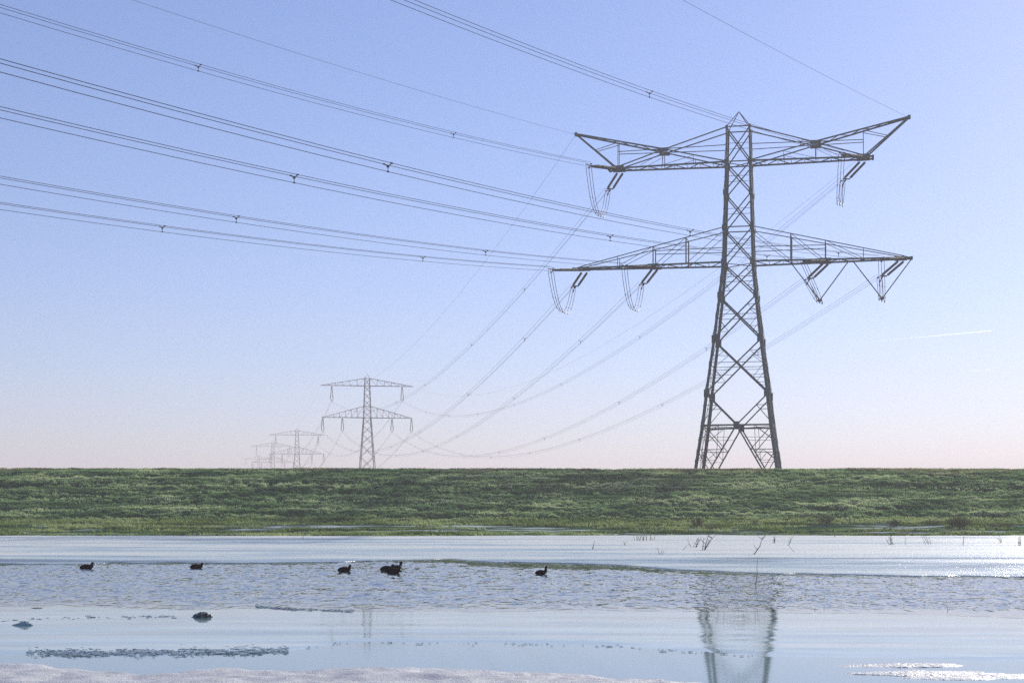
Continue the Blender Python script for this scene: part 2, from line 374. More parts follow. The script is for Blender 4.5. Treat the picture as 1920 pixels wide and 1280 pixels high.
ridge = [(0, 1229), (300, 1231), (450, 1226), (560, 1217), (660, 1204), (1000, 1208), (1150, 1212), (1280, 1221), (1450, 1231), (1920, 1240)]
m = rubble([(1500, band(50, 540, [(0, 1225), (300, 1223), (540, 1220)], 4.4), .003, .008), (120, band(120, 500, [(0, 1226), (540, 1223)], 3.5), .006, .02),
            (70, band(560, 1440, ridge, 2.2), .002, .006), (14, band(600, 1400, ridge, 1.4), .005, .014), (220, band(480, 660, [(480, 1137), (560, 1142), (660, 1146)], 1.2), .006, .016), (60, band(0, 330, [(0, 1165), (150, 1158), (330, 1156)], 1.5), .005, .014)])
tag(m.build("ice_rubble", shard), "broken glassy ice crust along the refrozen edge near the bank", "ice", kind="stuff")

# ------------------------------------------------------------------ ice lumps
def lump(name, px, py, w, h, seed, m, lab, spike=0):
    x, y = wp(px, py); a = np.linspace(0, 2*math.pi, 40); e = np.linspace(0, 1, 16)
    A, E_ = np.meshgrid(a, e)
    prof = np.cos(E_*math.pi/2); up = np.sin(E_*math.pi/2)
    nz = 1+.45*fbm(np.cos(A)*1.7+E_*2+seed, np.sin(A)*1.7+E_*1.3, 4, seed)
    X = np.cos(A)*w/2*prof*nz; Y = np.sin(A)*w*.32*prof*nz; Z = h*up**1.3*(.75+.5*fbm(np.cos(A)*2+seed, np.sin(A)*2+E_*3, 4, seed+2)*(1-E_))-.01
    X += .18*w*E_; jag = RNG.random(X.shape)-.5; jag[:, -1] = jag[:, 0]
    X += .06*w*jag; Z = np.maximum(Z+.16*h*jag*(E_ > .05), -.02)
    o = grid_obj(name, X, Y, Z, m, False); o.location = (x, y, 0); tag(o, lab, "ice lump"); return o
lump("ice_lump", 376, 1157, .28, .115, 5, rockm, "dark jagged lump of dirty ice standing on the thin ice left of centre")
lump("ice_lump", 40, 1173, .30, .09, 9, shelf, "low pale lump of ice at the far left edge of the thin ice")
lump("ice_lump", 66, 1140, .22, .03, 12, rockm, "small flat dark ice crumb at the left edge of the rippled water")
lump("ice_lump", 530, 1141.5, .75, .022, 15, rockm, "long flat dark ice floe between the rippled water and the thin ice")
lump("ice_lump", 1028, 1052, .09, .07, 18, rockm, "tiny dark crumb on the snowy shelf behind the rightmost coot")

# ------------------------------------------------------------------ coots
def coot(px, py, s, pose, label, rz=0.0):
    x, y = wp(px, py)
    e = empty("coot", (x, y, 0), rz, label, "water bird", "coots swimming in the channel")
    nk, hd = pose   # neck height, forward offset of the head
    path = [(-.20, .036, .006), (-.18, .040, .028), (-.14, .048, .056), (-.08, .052, .078), (-.01, .052, .085), (.05, .054, .080), (.098, .062, .068),
            (.126, .088, .054), (.134+hd*.3, .085+(nk-.085)*.45, .040), (.137+hd*.6, .085+(nk-.085)*.8, .034), (.142+hd, nk+.010, .037), (.158+hd, nk+.014, .034), (.178+hd, nk+.012, .017), (.186+hd, nk+.008, .006)]
    m = MB(); m.tube([(a, 0, z) for a, z, r_ in path], [r_ for a, z, r_ in path], 14, sx=1.0)
    m.v = [(vx, vy*(1.05 if vx < .1 else .85), vz) for vx, vy, vz in m.v]
    bd = m.build("body", feather, e, True); sd = bd.modifiers.new("sub", 'SUBSURF'); sd.levels = sd.render_levels = 1
    m = MB(); m.tube([(.172+hd, 0, nk+.020), (.196+hd, 0, nk+.008), (.214+hd, 0, nk-.004)], [.019, .015, .004], 8, sx=.7)
    m.tube([(.160+hd, 0, nk+.043), (.176+hd, 0, nk+.034), (.184+hd, 0, nk+.018)], [.004, .010, .009], 8, sx=.9)
    m.build("bill", billm, e, True)
    for sg in (-1, 1):
        m = MB(); m.tube([(.163+hd, sg*.021, nk+.026), (.163+hd, sg*.029, nk+.026)], [.005, .002], 6); m.build("eye", mat_eye, e, True)
        m = MB(); m.tube([(-.185, sg*.012, .062), (-.12, sg*.045, .096), (-.03, sg*.062, .110), (.06, sg*.052, .098)], [.004, .018, .026, .012], 8, sx=.6)
        m.build("folded_wing", feather, e, True)
    e.scale = (s, s, s); return e
mat_eye, _, _ = mat("red_eye", (.2, .01, .01), .2)
tall, low, mid = (.185, .0), (.135, .005), (.150, .0)
coot(163, 1066.5, .98, mid, "black coot swimming farthest left with upright neck")
coot(369, 1065.5, .94, low, "black coot with pale bill and tucked neck, second from the left")
coot(646, 1071, .92, mid, "black coot swimming alone just left of the cluster of three")
coot(726, 1069, .94, low, "black coot at the rear left of the cluster of three, head tucked")
coot(742, 1067.5, .95, tall, "black coot at the rear right of the cluster of three, head raised highest", .15)
coot(738, 1074.5, .98, mid, "black coot at the front of the cluster of three, lowest in the water")
coot(1015, 1076, .80, (.215, .0), "black coot with long raised neck swimming farthest right")

# ------------------------------------------------------------------ plants
def twig(name, px, py, h, lab, n=3, lean=0.0, spread=.35, thick=.012, seed=0, m=None, kids=2, cat="twig", gz=None, group=None, nod=.3):
    rg = random.Random(seed)
    x, y = wp(px, py) if gz is None else gz
    z0 = 0 if gz is None else float(land_z(x, y))
    mb = MB()
    for i in range(n):
        a = rg.uniform(0, 6.28); l = lean+rg.uniform(-spread, spread); bend = rg.uniform(-nod, nod); hh = h*rg.uniform(.55, 1) if i else h
        bx, by = (rg.uniform(-.06, .06)*n*.5, rg.uniform(-.05, .05)) if i else (0, 0)
        pts = []; k = 7
        for j in range(k):
            t = j/(k-1); pts.append((bx+l*hh*t+bend*hh*t*t+rg.uniform(-.015, .015)*hh, by+math.sin(a)*.25*hh*t, -.03+hh*t*(1-.12*abs(bend)*t)))
        mb.tube(pts, [thick*(1-.75*j/(k-1)) for j in range(k)], 5)
        for c in range(kids):
            j = rg.randint(2, k-2); p = Vector(pts[j]); L = hh*rg.uniform(.15, .38); dx = rg.choice((-1, 1))*rg.uniform(.4, 1)
            q = [p+Vector((dx*L*t_, rg.uniform(-.3, .3)*L*t_, L*t_*rg.uniform(.4, 1))) for t_ in (0, .5, 1)]
            mb.tube(q, [thick*.5, thick*.35, thick*.2], 4)
    o = mb.build(name, m or twigm); o.location = (x, y, z0); tag(o, lab, cat, group); return o
twig("twig", 1111, 1031, .38, "short dark upright stick on the snowy shelf, leftmost of the twigs by the tower", 2, .02, .08, .02, 1, kids=0)
twig("twig", 1174, 1024, .28, "small thin leaning sprig on the snow just left of the reed tuft", 2, -.5, .2, .011, 2, kids=1)
twig("reed_tuft", 1207, 1014, 0.75, "fanned tuft of reeds at the shore left of the big tower's legs", 16, -.05, .35, .013, 3, reedm, 0, "plant")
twig("twig", 1236, 1041, .32, "tiny forked twig in the snow right of the reed tuft", 3, .15, .3, .010, 4)
twig("twig", 1277, 1033, .3, "single leaning twig left of the tower's left legs", 1, .7, .1, .010, 5, kids=1)
twig("twig", 1302, 1027, 0.5, "tangle of bare twigs leaning right, below the tower's left legs", 6, .3, .45, .011, 6)
twig("twig", 1320, 1033, .85, "arching bare branch with side shoots below the tower's left legs", 4, .45, .3, .016, 7, kids=4)
twig("branch", 1411, 1041, 0.7, "long bent bare branch arching right out of the snowy shelf", 1, .85, .05, .02, 8, kids=4, nod=.5)
twig("branch", 1417, 1101, 0.64, "tall crooked stick standing alone in the rippled water", 1, .12, .02, .009, 9, kids=0, nod=.08)
twig("twig", 1453, 1019, .42, "short dark stub just right of the bent branch", 3, -.05, .12, .016, 10)
twig("twig", 1478, 1023, .55, "forked twig with a thin side shoot below the tower's right legs", 2, .25, .2, .013, 11)
twig("twig", 1492, 1036, .34, "thin twig lying low on the snow right of the forked twig", 1, -.95, .05, .010, 12, kids=0)
twig("branch", 1566, 1008, 1.12, "tall bare stick leaning left in front of the dike, right of the tower", 1, -.14, .02, .018, 13, kids=2)
twig("twig", 1673, 1022, .5, "dark crossed twigs lying on the snow midway between tower and right edge", 4, -.35, .5, .017, 14, kids=3)
twig("twig", 1699, 1022, .55, "slim upright twig right of the crossed twigs", 1, -.2, .05, .010, 15, kids=1)
twig("twig", 1742, 1021, .55, "low sprawling twigs at the snow edge left of the round bush", 4, -.5, .35, .012, 16)
twig("branch", 1806, 1024, 0.62, "thin bare stem standing in front of the round bush", 1, -.14, .03, .018, 17, kids=1)
twig("branch", 1914, 1024, 0.48, "dark forked stem at the far right edge of the snow", 3, .05, .15, .017, 18)
twig("twig", 566, 1010, .42, "lone short dark sprig at the shore far left of the tower", 2, .0, .1, .012, 19)
twig("twig", 1878, 1018, .4, "low twigs at the shore just left of the far right stem", 3, -.3, .4, .012, 29)
twig("reed_stub", 1527, 1143, .075, "left one of two short reed stubs poking from the water", 1, 0, .05, .006, 20, kids=0, cat="reed")
twig("reed_stub", 1545, 1140, .075, "right one of two short reed stubs poking from the water", 1, 0, .05, .006, 21, kids=0, cat="reed")
twig("reed_stub", 1778, 1143, .09, "single short reed stub in the water near the right edge", 1, 0, .05, .006, 22, kids=0, cat="reed")
def bush(px, yy, h, w, n, lab, seed, m):
    x = (px-CX)/F*yy; rg = random.Random(seed); mb = MB()
    for i in range(n):
        a = rg.uniform(0, 6.28); r0 = rg.random()**.5; bx, by = math.cos(a)*r0*w*.28, math.sin(a)*r0*w*.28
        l = math.cos(a)*r0*w*.42; ly = math.sin(a)*r0*w*.4; hh = h*(1-.45*r0*r0)*rg.uniform(.75, 1.05)
        pts = [(bx+l*t*t, by+ly*t*t, -.05+hh*t*(1-.1*t)) for t in (0, .35, .7, 1)]
        mb.tube(pts, [.012, .010, .007, .003], 4, cap=False)
    o = mb.build("bush", m); o.location = (x, yy, float(land_z(x, yy))); tag(o, lab, "bush"); return o
bush(1797, 91.5, .85, 1.25, 420, "rounded olive reed bush at the shore near the right edge", 1, reedm)
bush(1308, 92, .8, .7, 110, "dark narrow clump of rushes below the tower's left legs", 2, rushm)
bush(1335, 91, .45, 1.1, 90, "low spreading rushes right of the dark narrow clump", 3, reedm)
bush(1547, 93.5, .8, 1.0, 150, "grey green rush clump behind the tall leaning stick", 4, reedm)
bush(1416, 93.5, .45, .5, 60, "small dark rush clump between the tower's legs", 5, rushm)
bush(1880, 92, .4, 1.6, 120, "low wide rush clump right of the rounded bush", 6, reedm)
bush(1676, 92.5, .55, .7, 100, "small rush clump behind the crossed twigs", 7, rushm)
bush(1745, 93, .45, 1.0, 120, "faint low rush clump left of the rounded bush", 8, reedm)

# ------------------------------------------------------------------ main tower (tension tower)
TH = R(12.3); D1 = 160.0; T1P = Vector((425.5/F*D1, D1, 0))
LV = [(1.65, 9.56), (9.96, 7.17), (13.23, 6.42), (18.82, 4.98), (23.35, 3.92), (26.78, 3.24), (30.37, 3.06), (33.98, 2.85), (37.12, 2.64), (40.72, 2.46)]
def Wz(z): return float(np.interp(z, [a for a, _ in LV], [w for _, w in LV]))
def make_tower():
    T = empty("lattice_tower", T1P, -TH, "large dark lattice pylon standing nearest, with angled earth wire horns", "pylon")
    def cor(su, sv, z, out=0): w = Wz(z)/2+out; return Vector((su*w, sv*w, z))
    # legs: L sections, heavier towards the ground
    for su in (-1, 1):
        for sv in (-1, 1):
            m = MB()
            for (z0, _), (z1, _) in zip(LV[:-1], LV[1:]):
                w = .33 if z1 < 14 else .29 if z1 < 27 else .24 if z1 < 37.5 else .18
                m.angle(cor(su, sv, z0), cor(su, sv, z1), w, .06, (-su, 0, 0), (0, -sv, 0))
            leg = m.build("leg", steel, T)
            f = MB(); c = cor(su, sv, 1.65)
            f.bar((c.x, c.y, .6), (c.x, c.y, 2.0), 1.0, 1.0, up=(0, 1, 0)); f.build("footing", concrete, leg)
    G = []
    for face in range(4):
        def P(t, z, out=.045):     # t in -1..1 across the face
            w = Wz(z)/2; o = w+out
            return [Vector((t*w, -o, z)), Vector((o, t*w, z)), Vector((-t*w, o, z)), Vector((-o, -t*w, z))][face]
        up = [Vector((0, -1, 0)), Vector((1, 0, 0)), Vector((0, 1, 0)), Vector((-1, 0, 0))][face]
        m = MB(); dg = lambda a, b, w, o2=0: m.bar(a+up*o2, b+up*o2, w, .03, up)
        zs = [z for z, _ in LV]
        for k in range(2, 9):
            z0, z1 = zs[k], zs[k+1]; w = .145 if z1 < 24 else .12
            a, b_, c, d = P(-1, z0), P(1, z1), P(1, z0), P(-1, z1)
            dg(a, b_, w); dg(c, d, w*1.05, .035)
            # crossing height of the two diagonals
            w0, w1 = Wz(z0), Wz(z1); tc = w0/(w0+w1); zc = z0+(z1-z0)*tc
            thin = .06 if z1 < 27 else .045
            dg(P(-1, zc), P(1, zc), thin, -.02)
            if z1 < 27:
                for s in (-1, 1):
                    leg_mid = P(s, zc)
                    for (za, zb_), q in (((z0, z1), .25*tc*2), ((z0, z1), 1-(1-tc)*.5)):
                        zq = za+(zb_-za)*q
                        # the diagonal on this side at height zq
                        if q < tc: A, B = P(s, z0), P(-s, z1)
                        else: A, B = P(-s, z0), P(s, z1)
                        dp = A+(B-A)*q
                        dg(P(s, zq), dp, .05, -.01); dg(leg_mid, dp, .05, -.015)
                    if k == 2:
                        for q in (tc*.25, tc*.75):
                            zq = z0+(z1-z0)*q; A, B = P(s, z0), P(-s, z1); dg(P(s, zq), A+(B-A)*q, .045, -.01)
        # V panel
        z0, z1 = zs[1], zs[2]; ctr = P(0, z0)
        dg(P(-1, z0), P(1, z0), .17, -.02)
        for s in (-1, 1):
            top = P(s, z1); dg(ctr, top, .13)
            for q in (.62,):
                dp = ctr+(top-ctr)*q; dg(P(s, dp.z), dp, .06, -.01); dg(P(s, z0+.15), dp, .07, -.015)
        # K panel down to the footings
        zf = zs[0]
        for s in (-1, 1):
            ft = P(s, zf); dg(ctr, ft, .15)
            prev = P(s, z0)
            for q0, q1 in ((.0, .30), (.30, .56), (.56, .78)):
                dp = ctr+(ft-ctr)*q1; lp = P(s, dp.z); dg(lp, dp, .075, -.01)
                dg(P(s, ctr.z+(ft.z-ctr.z)*q0) if q0 else P(s, z0), dp, .085, -.015)
                mid = (lp+dp)/2; dg(mid, P(s, dp.z-1.25), .055, -.02); dg(mid, dp+(ft-ctr)*.11, .055, -.02)
                dm = ctr+(ft-ctr)*((q0+q1)/2); dg(P(s, dm.z), dm, .04, -.012)
            hp = P(s*.5, z0); dg(hp, P(s, z0-1.6), .06, -.02); dg(hp, ctr+(ft-ctr)*.42, .05, -.02)
        for z in (37.12, 30.37, 40.72): dg(P(-1, z), P(1, z), .12, -.02)
        m.build("face_bracing", steel, T)
        # gusset plates
        for k in range(2, 10):
            for s in (-1, 1):
                z = zs[k]; g = MB(); sz = .62 if k < 4 else .5 if k < 6 else .42 if k < 9 else .26
                c = P(s, z, .085); c2 = c-Vector((0, 0, 0))
                inn = (P(0, z, .085)-c).normalized()*(sz*.30)
                g.bar(c+inn-Vector((0, 0, sz*.62)), c+inn+Vector((0, 0, sz*.62)), sz*.95, .03, up); G.append(g)
        g = MB(); c = P(0, z0, .085); g.bar(c-Vector((0, 0, .36)), c+Vector((0, 0, .36)), .62, .03, up); G.append(g)
    for g in G: g.build("gusset_plate", steel, T)
    # plan bracing inside the shaft
    for z in (9.96, 26.78, 37.12):
        m = MB(); w = Wz(z)/2-.1; m.bar((-w, -w, z-.1), (w, w, z-.1), .07); m.bar((-w, w, z-.17), (w, -w, z-.17), .07); m.build("plan_bracing", steel, T)
    # pointed cap
    m = MB(); zt = 40.72
    for su in (-1, 1):
        for sv in (-1, 1): m.bar(cor(su, sv, zt), (0, 0, 42.5), .055)
    m.build("cap_frame", steel, T)
    # ---- upper arms
    for s in (-1, 1):
        m = MB(); zb = 37.12
        bw = lambda u: float(np.interp(abs(u), [1.3, 13.5], [1.32, .62]))     # half depth of the lower chords
        B = lambda u, v, z=zb: Vector((s*u, v*bw(u), z))
        Wh = lambda u: float(np.interp(u, [1.2, 7.8, 17.1], [1.28, .92, .28]))
        U = lambda u, v, z: Vector((s*u, v*Wh(u), z))
        for v in (-1, 1):
            m.bar(B(1.2, v), B(13.55, v), .16, .16)
            a, nd, e = U(1.23, v, 40.68), U(7.8, v, 38.75), U(12.5, v, 37.3)
            m.bar(a, nd, .12, .10); m.bar(nd, e, .12, .10)
            a2, e2 = U(1.35, v, 37.22), U(17.05, v, 41.02)
            m.bar(a2, nd+Vector((0, 0, .1)), .12, .11); m.bar(nd+Vector((0, 0, .1)), e2, .15, .14)
            m.bar(e2, B(12.7, v, 37.2), .16, .14)                     # outer strut
            m.bar(U(1.25, v, 38.85), U(12.55, v, 38.85), .07)        # level tie
            m.bar(U(12.55, v*.8, 37.2), U(12.55, v*.8, 39.85), .07)
            m.bar(B(7.8, v), U(7.8, v, 38.6), .08); m.bar(B(4.6, v), U(4.6, v, 38.1), .05)
            m.bar(B(4.7, v, 37.95), B(7.7, v, 37.2), .04); m.bar(B(7.9, v, 38.4), B(10.1, v, 37.3), .035)
            m.bar(U(12.6, v, 39.8), U(14.9, v, 39.2), .06)
        # zigzag in the lower plane and in the horn
        n = 9
        for i in range(n):
            u0 = 1.3+(13.4-1.3)*i/n; u1 = 1.3+(13.4-1.3)*(i+1)/n; d = 1 if i % 2 else -1
            m.bar(B(u0, d, zb-.03), B(u1, -d, zb-.03), .07); m.bar(B(u1, -d, zb+.04), B(u1, d, zb+.04), .05)
        for i in range(8):
            u0 = 7.9+(16.8-7.9)*i/8; u1 = 7.9+(16.8-7.9)*(i+1)/8; d = 1 if i % 2 else -1
            zz = lambda u: 38.85+(u-7.8)*(41.02-38.85)/(17.05-7.8)
            m.bar(U(u0, d, zz(u0)), U(u1, -d, zz(u1)), .06)
        m.bar(B(13.5, -1), B(13.5, 1), .2, .3); m.bar(U(17.05, -1.3, 41.02), U(17.05, 1.3, 41.02), .3, .3)
        for v in (-1, 1): m.bar(U(7.25, v*1.06, 38.75), U(8.35, v*1.06, 38.75), .05, .42, up=(0, 0, 1))
        m.bar(B(11.9, -1, 37.18), B(13.2, -1, 37.18), .1, .42); m.bar(B(11.9, 1, 37.18), B(13.2, 1, 37.18), .1, .42)
        m.build("upper_crossarm", steel, T)
        # ---- lower arm
        m = MB(); zb = 26.78
        bl = lambda u: float(np.interp(u, [1.6, 17.35], [1.62, .42])); B = lambda u, v, z=zb: Vector((s*u, v*bl(u), z))
        zt_ = lambda u: 30.37+(u-1.5)*(26.95-30.37)/(16.6-1.5)
        for v in (-1, 1):
            m.bar(B(1.6, v), B(17.35, v), .17, .17)
            m.bar(Vector((s*1.5, v*1.53, 30.37)), B(16.6, v, 26.95), .09, .08)
            for u, w in ((5.33, .13), (8.78, .11), (12.55, .06)): m.bar(B(u, v), B(u, v, zt_(u)), w)
            m.bar(B(1.6, v, 29.9), B(5.2, v, 26.9), .05); m.bar(B(5.35, v, zt_(5.35)), B(8.5, v, 26.9), .05); m.bar(B(8.8, v, zt_(8.8)), B(12.4, v, 26.9), .05)
            m.bar(B(1.5, v, 28.25), B(8.8, v, 28.25), .07)
        n = 11
        for i in range(n):
            u0 = 1.7+(17.2-1.7)*i/n; u1 = 1.7+(17.2-1.7)*(i+1)/n; d = 1 if i % 2 else -1
            m.bar(B(u0, d, zb-.03), B(u1, -d, zb-.03), .07); m.bar(B(u1, -d, zb+.04), B(u1, d, zb+.04), .05)
        for u in (5.33, 8.78): m.bar(B(u, -1, zt_(u)), B(u, 1, zt_(u)), .06)
        m.bar(B(17.3, -1.2), B(17.3, 1.2), .22, .24)
        for v in (-1, 1):
            for u in (8.75, 16.25): m.bar(B(u-.6, v*1.02), B(u+.6, v*1.02), .1, .3)
        m.build("lower_crossarm", steel, T)
    # V strings hanging under the right lower arm, steadying the jumpers
    for u0, u1 in ((5.3, 11.1), (11.5, 17.3)):
        uc = (u0+u1)/2; m = MB()
        for u in (u0, u1): m.bar((u, 0, 26.7), (uc, 0, 22.78), .10)
        m.bar((uc-.2, 0, 22.78), (uc+.2, 0, 22.78), .2, .24)
        m.build("v_string", fitting, T)
    return T
T1 = make_tower()
def t1w(u, v, z): return T1P+Vector((u*math.cos(TH)+v*math.sin(TH), -u*math.sin(TH)+v*math.cos(TH), z))
def t1l(p): q = p-T1P; return Vector((q.x*math.cos(TH)-q.y*math.sin(TH), q.x*math.sin(TH)+q.y*math.cos(TH), q.z))

# ------------------------------------------------------------------ catenaries
def para(A, B, S):
    A = Vector(A); B = Vector(B)
    return lambda t: A+(B-A)*t-Vector((0, 0, 4*S*t*(1-t)))
def insulator(A, B, r=.125):
    """two parallel ribbed strings from A to B with a yoke plate at the line end; returns list of MB, yoke MB"""
    A = Vector(A); B = Vector(B); d = (B-A).normalized(); side = d.cross(Vector((0, 0, 1))).normalized()
    L = (B-A).length; out = []
    for s in (-.30, .30):
        m = MB(); a = A+side*s; b_ = B+side*s; nS = 17; pts = []; rr = []
        pts += [a, a+d*.22]; rr += [.03, .03]
        l0, l1 = .24, L-.42
        for i in range(nS):
            t0 = l0+(l1-l0)*i/nS; t1 = l0+(l1-l0)*(i+.45)/nS; t2 = l0+(l1-l0)*(i+.5)/nS; t3 = l0+(l1-l0)*(i+.97)/nS
            for t, q in ((t0, r), (t1, r), (t2, r*.45), (t3, r*.45)): pts.append(a+d*t); rr.append(q)
        pts += [a+d*(l1+.02), a+d*(L-.1)]; rr += [.035, .035]
        m.tube(pts, rr, 8); out.append(m)
    y = MB(); y.bar(B-side*.38-d*.12, B+side*.38-d*.12, .10, .12)
    y.bar(B-d*.12, B+d*.35, .09)
    for k in range(3):
        o = SUB(d)[k]; y.bar(B+d*.3, B+d*.75+o, .06)
        y.bar(B+d*.6+o, B+d*1.0+o, .09)
    return out, y
def SUB(d):
    side = Vector((d.x, d.y, 0)).normalized().cross(Vector((0, 0, 1)))
    return [side*.23+Vector((0, 0, .14)), side*-.23+Vector((0, 0, .14)), Vector((0, 0, -.26))]
def wire_pts(f, t0, t1, n=70):
    # denser sampling is not needed: parabola
    return [f(t0+(t1-t0)*i/n) for i in range(n+1)]
def bundle(f, L, t0, t1, spacers, label, group, r=.016, name="power_line"):
    A = f(t0); e = empty(name, A, 0, label, "power line", group)
    d = (f(1)-f(0)); subs = SUB(d)
    for o_ in subs:
        m = MB(); m.tube([p+o_-A for p in wire_pts(f, t0, t1)], r, 5); m.build("conductor", cable, e)
    for sdist in spacers:
        t = sdist/L
        if not (t0 < t < t1): continue
        c = f(t)-A; m = MB()
        for o_ in subs:
            m.bar(c, c+o_, .035); m.bar(c+o_-d.normalized()*.07, c+o_+d.normalized()*.07, .06)
        m.tube([c-d.normalized()*.04, c+d.normalized()*.04], .065, 8)
        m.build("spacer", fitting, e)
    return e
def single(f, t0, t1, label, group, r=.012):
    A = f(t0); m = MB(); m.tube([p-A for p in wire_pts(f, t0, t1)], r, 5)
    o = m.build("earth_wire", cable); o.location = A; tag(o, label, "earth wire", group); return o

# T2 and the farther suspension towers
D2 = 540.0; X2 = (688.5-CX)/F*D2; A2 = R(-11)
TW = [(X2, D2, A2, 1.0), (-125.8, 905, A2, 1.0), (-180.9, 1170, A2, 1.085), (-250.8, 1530, A2, 1.12)]
def place(i, u, z):
    x, y, a, s = TW[i]; return Vector((x+u*math.cos(a), y-u*math.sin(a), z*s))
PHN = {'upL': 'upper left', 'upR': 'upper right', 'loLo': 'lower far left', 'loLi': 'lower inner left', 'loRi': 'lower inner right', 'loRo': 'lower far right'}
UP = {'upL': (-12.5, 37.0), 'upR': (12.5, 37.0), 'loRo': (16.3, 26.7), 'loRi': (8.8, 26.7), 'loLi': (-8.8, 26.7), 'loLo': (-16.3, 26.6)}
T0 = {'upL': ((-167.49, -159.12, 52.38), 14.52, [33.2, 66.3, 101, 137]), 'upR': ((-149.69, -169.66, 44.48), 13.91, [19, 51.9, 88, 125]), 'loRo': ((-149.12, -169.99, 37.26), 14.51, [20, 53.2, 90.9, 128]),
      'loRi': ((-153.28, -167.53, 35.88), 13.83, [17, 49.9, 87.7, 124]), 'loLi': ((-169.56, -157.89, 36.89), 12.82, [34.0, 66.5, 101]), 'loLo': ((-176.21, -153.95, 35.96), 12.47, [30.5, 63.5, 98])}
E0 = {'left': ((-178.23, -152.76, 48.95), 9.72, (-17.1, 41.0)), 'right': ((-154.96, -166.54, 40.47), 6.57, (17.0, 41.0))}
S12 = {'upL': 12.2, 'upR': 13.7, 'loLo': 12.5, 'loLi': 13.5, 'loRi': 13.7, 'loRo': 13.8}
P2 = {'upL': (-12.34, 38.7), 'upR': (12.26, 38.9), 'loLo': (-15.47, 28.1), 'loLi': (-8.64, 28.1), 'loRi': (8.69, 28.1), 'loRo': (15.55, 28.1)}
SL = 4.3
inner = {'upL': 'left of the big pylon\'s upper arm', 'upR': 'right of the big pylon\'s upper arm', 'loLo': 'outer left end of its lower arm', 'loLi': 'inner left of its lower arm', 'loRi': 'inner right of its lower arm', 'loRo': 'outer right end of its lower arm'}
for k, (u, z) in UP.items():
    wv = .75 if k[0] == 'u' else .6
    an = t1w(u, -wv, z); af = t1w(u, wv, z-.1)
    B, S, sp = T0[k]; fi = para(an, B, S); Li = (Vector(B)-an).length
    fo = para(af, place(0, *P2[k]), S12[k]); Lo = (place(0, *P2[k])-af).length
    ends = []
    for f, L, extra in ((fi, Li, .0), (fo, Lo, .18)):
        a = f(0); b_ = f(SL/L)-Vector((0, 0, .12+extra*1.2))
        if extra == 0: b_ = f(6.1/L)-Vector((0, 0, .15))
        strs, yoke = insulator(t1l(a), t1l(b_))
        for i, m in enumerate(strs):
            o = m.build("insulator_string", glassm, T1, True)
        yoke.build("yoke_plate", fitting, T1)
        ends.append(t1l(b_+(b_-a).normalized()*.9))
    # jumper loops between the two dead ends
    e0, e1 = ends; dj = (e1-e0); drop = 3.4 if k[0] == 'u' else 3.1
    for j in range(3):
        sd = Vector((1, 0, 0))*(.34*(j-1)); dd = (0, .0, .28)[j]*-1
        if u > 0 and k[0] == 'l': tgt = Vector((8.2 if k == 'loRi' else 14.4, 0, 22.75))
        elif k == 'upR': tgt = Vector((10.2, 0, 32.7))
        else: tgt = (e0+e1)/2+Vector((0, 0, -drop*1.05))
        pts = []
        for i in range(25):
            t = i/24; p = e0+sd*.8+(e1-e0)*t; w = (1-abs(2*t-1)**2.4)
            q = p+(tgt-(e0+e1)/2)*w; q.z += dd*w*.8+(.0 if j != 1 else -.12*w); pts.append(q)
        m = MB(); m.tube(pts, .026, 5)
        for i in (5, 9, 12, 15, 19): m.tube([pts[i]-Vector((0, 0, .07)), pts[i]+Vector((0, 0, .07))], .05, 6)
        m.build("jumper_cable", cable, T1)
    lead = SL+.9
    bundle(fi, Li, 7.0/Li, .99, sp, "triple wire off to the left from the %s" % inner[k].replace('its', "big pylon's"), "foreground conductors running off to the left")
    sps = [33, 76, 131, 178, 226, 274, 322, 362]
    off = {'upL': 17, 'upR': 8, 'loLo': -1.5, 'loLi': 0, 'loRi': 6, 'loRo': 9}[k]
    bundle(fo, Lo, lead/Lo, 1.0, [s+off for s in sps], r=.013, label="sagging triple wire from the big pylon to the second one's %s arm" % PHN[k], group="conductors between the big and second pylon")
for s, (B, S, (u, z)) in E0.items():
    a = t1w(u, 0, z); f = para(a, B, S)
    single(f, 0, .99, "thin single wire in the foreground from the big pylon's %s horn tip" % s, "foreground earth wires")
    f = para(a, place(0, -15.84 if s == 'left' else 16.2, 44.2), 10.6 if s == 'left' else 12.9)
    single(f, 0, 1, "thin single wire from big pylon's %s horn to the second pylon" % s, "earth wires between the big and second pylon")

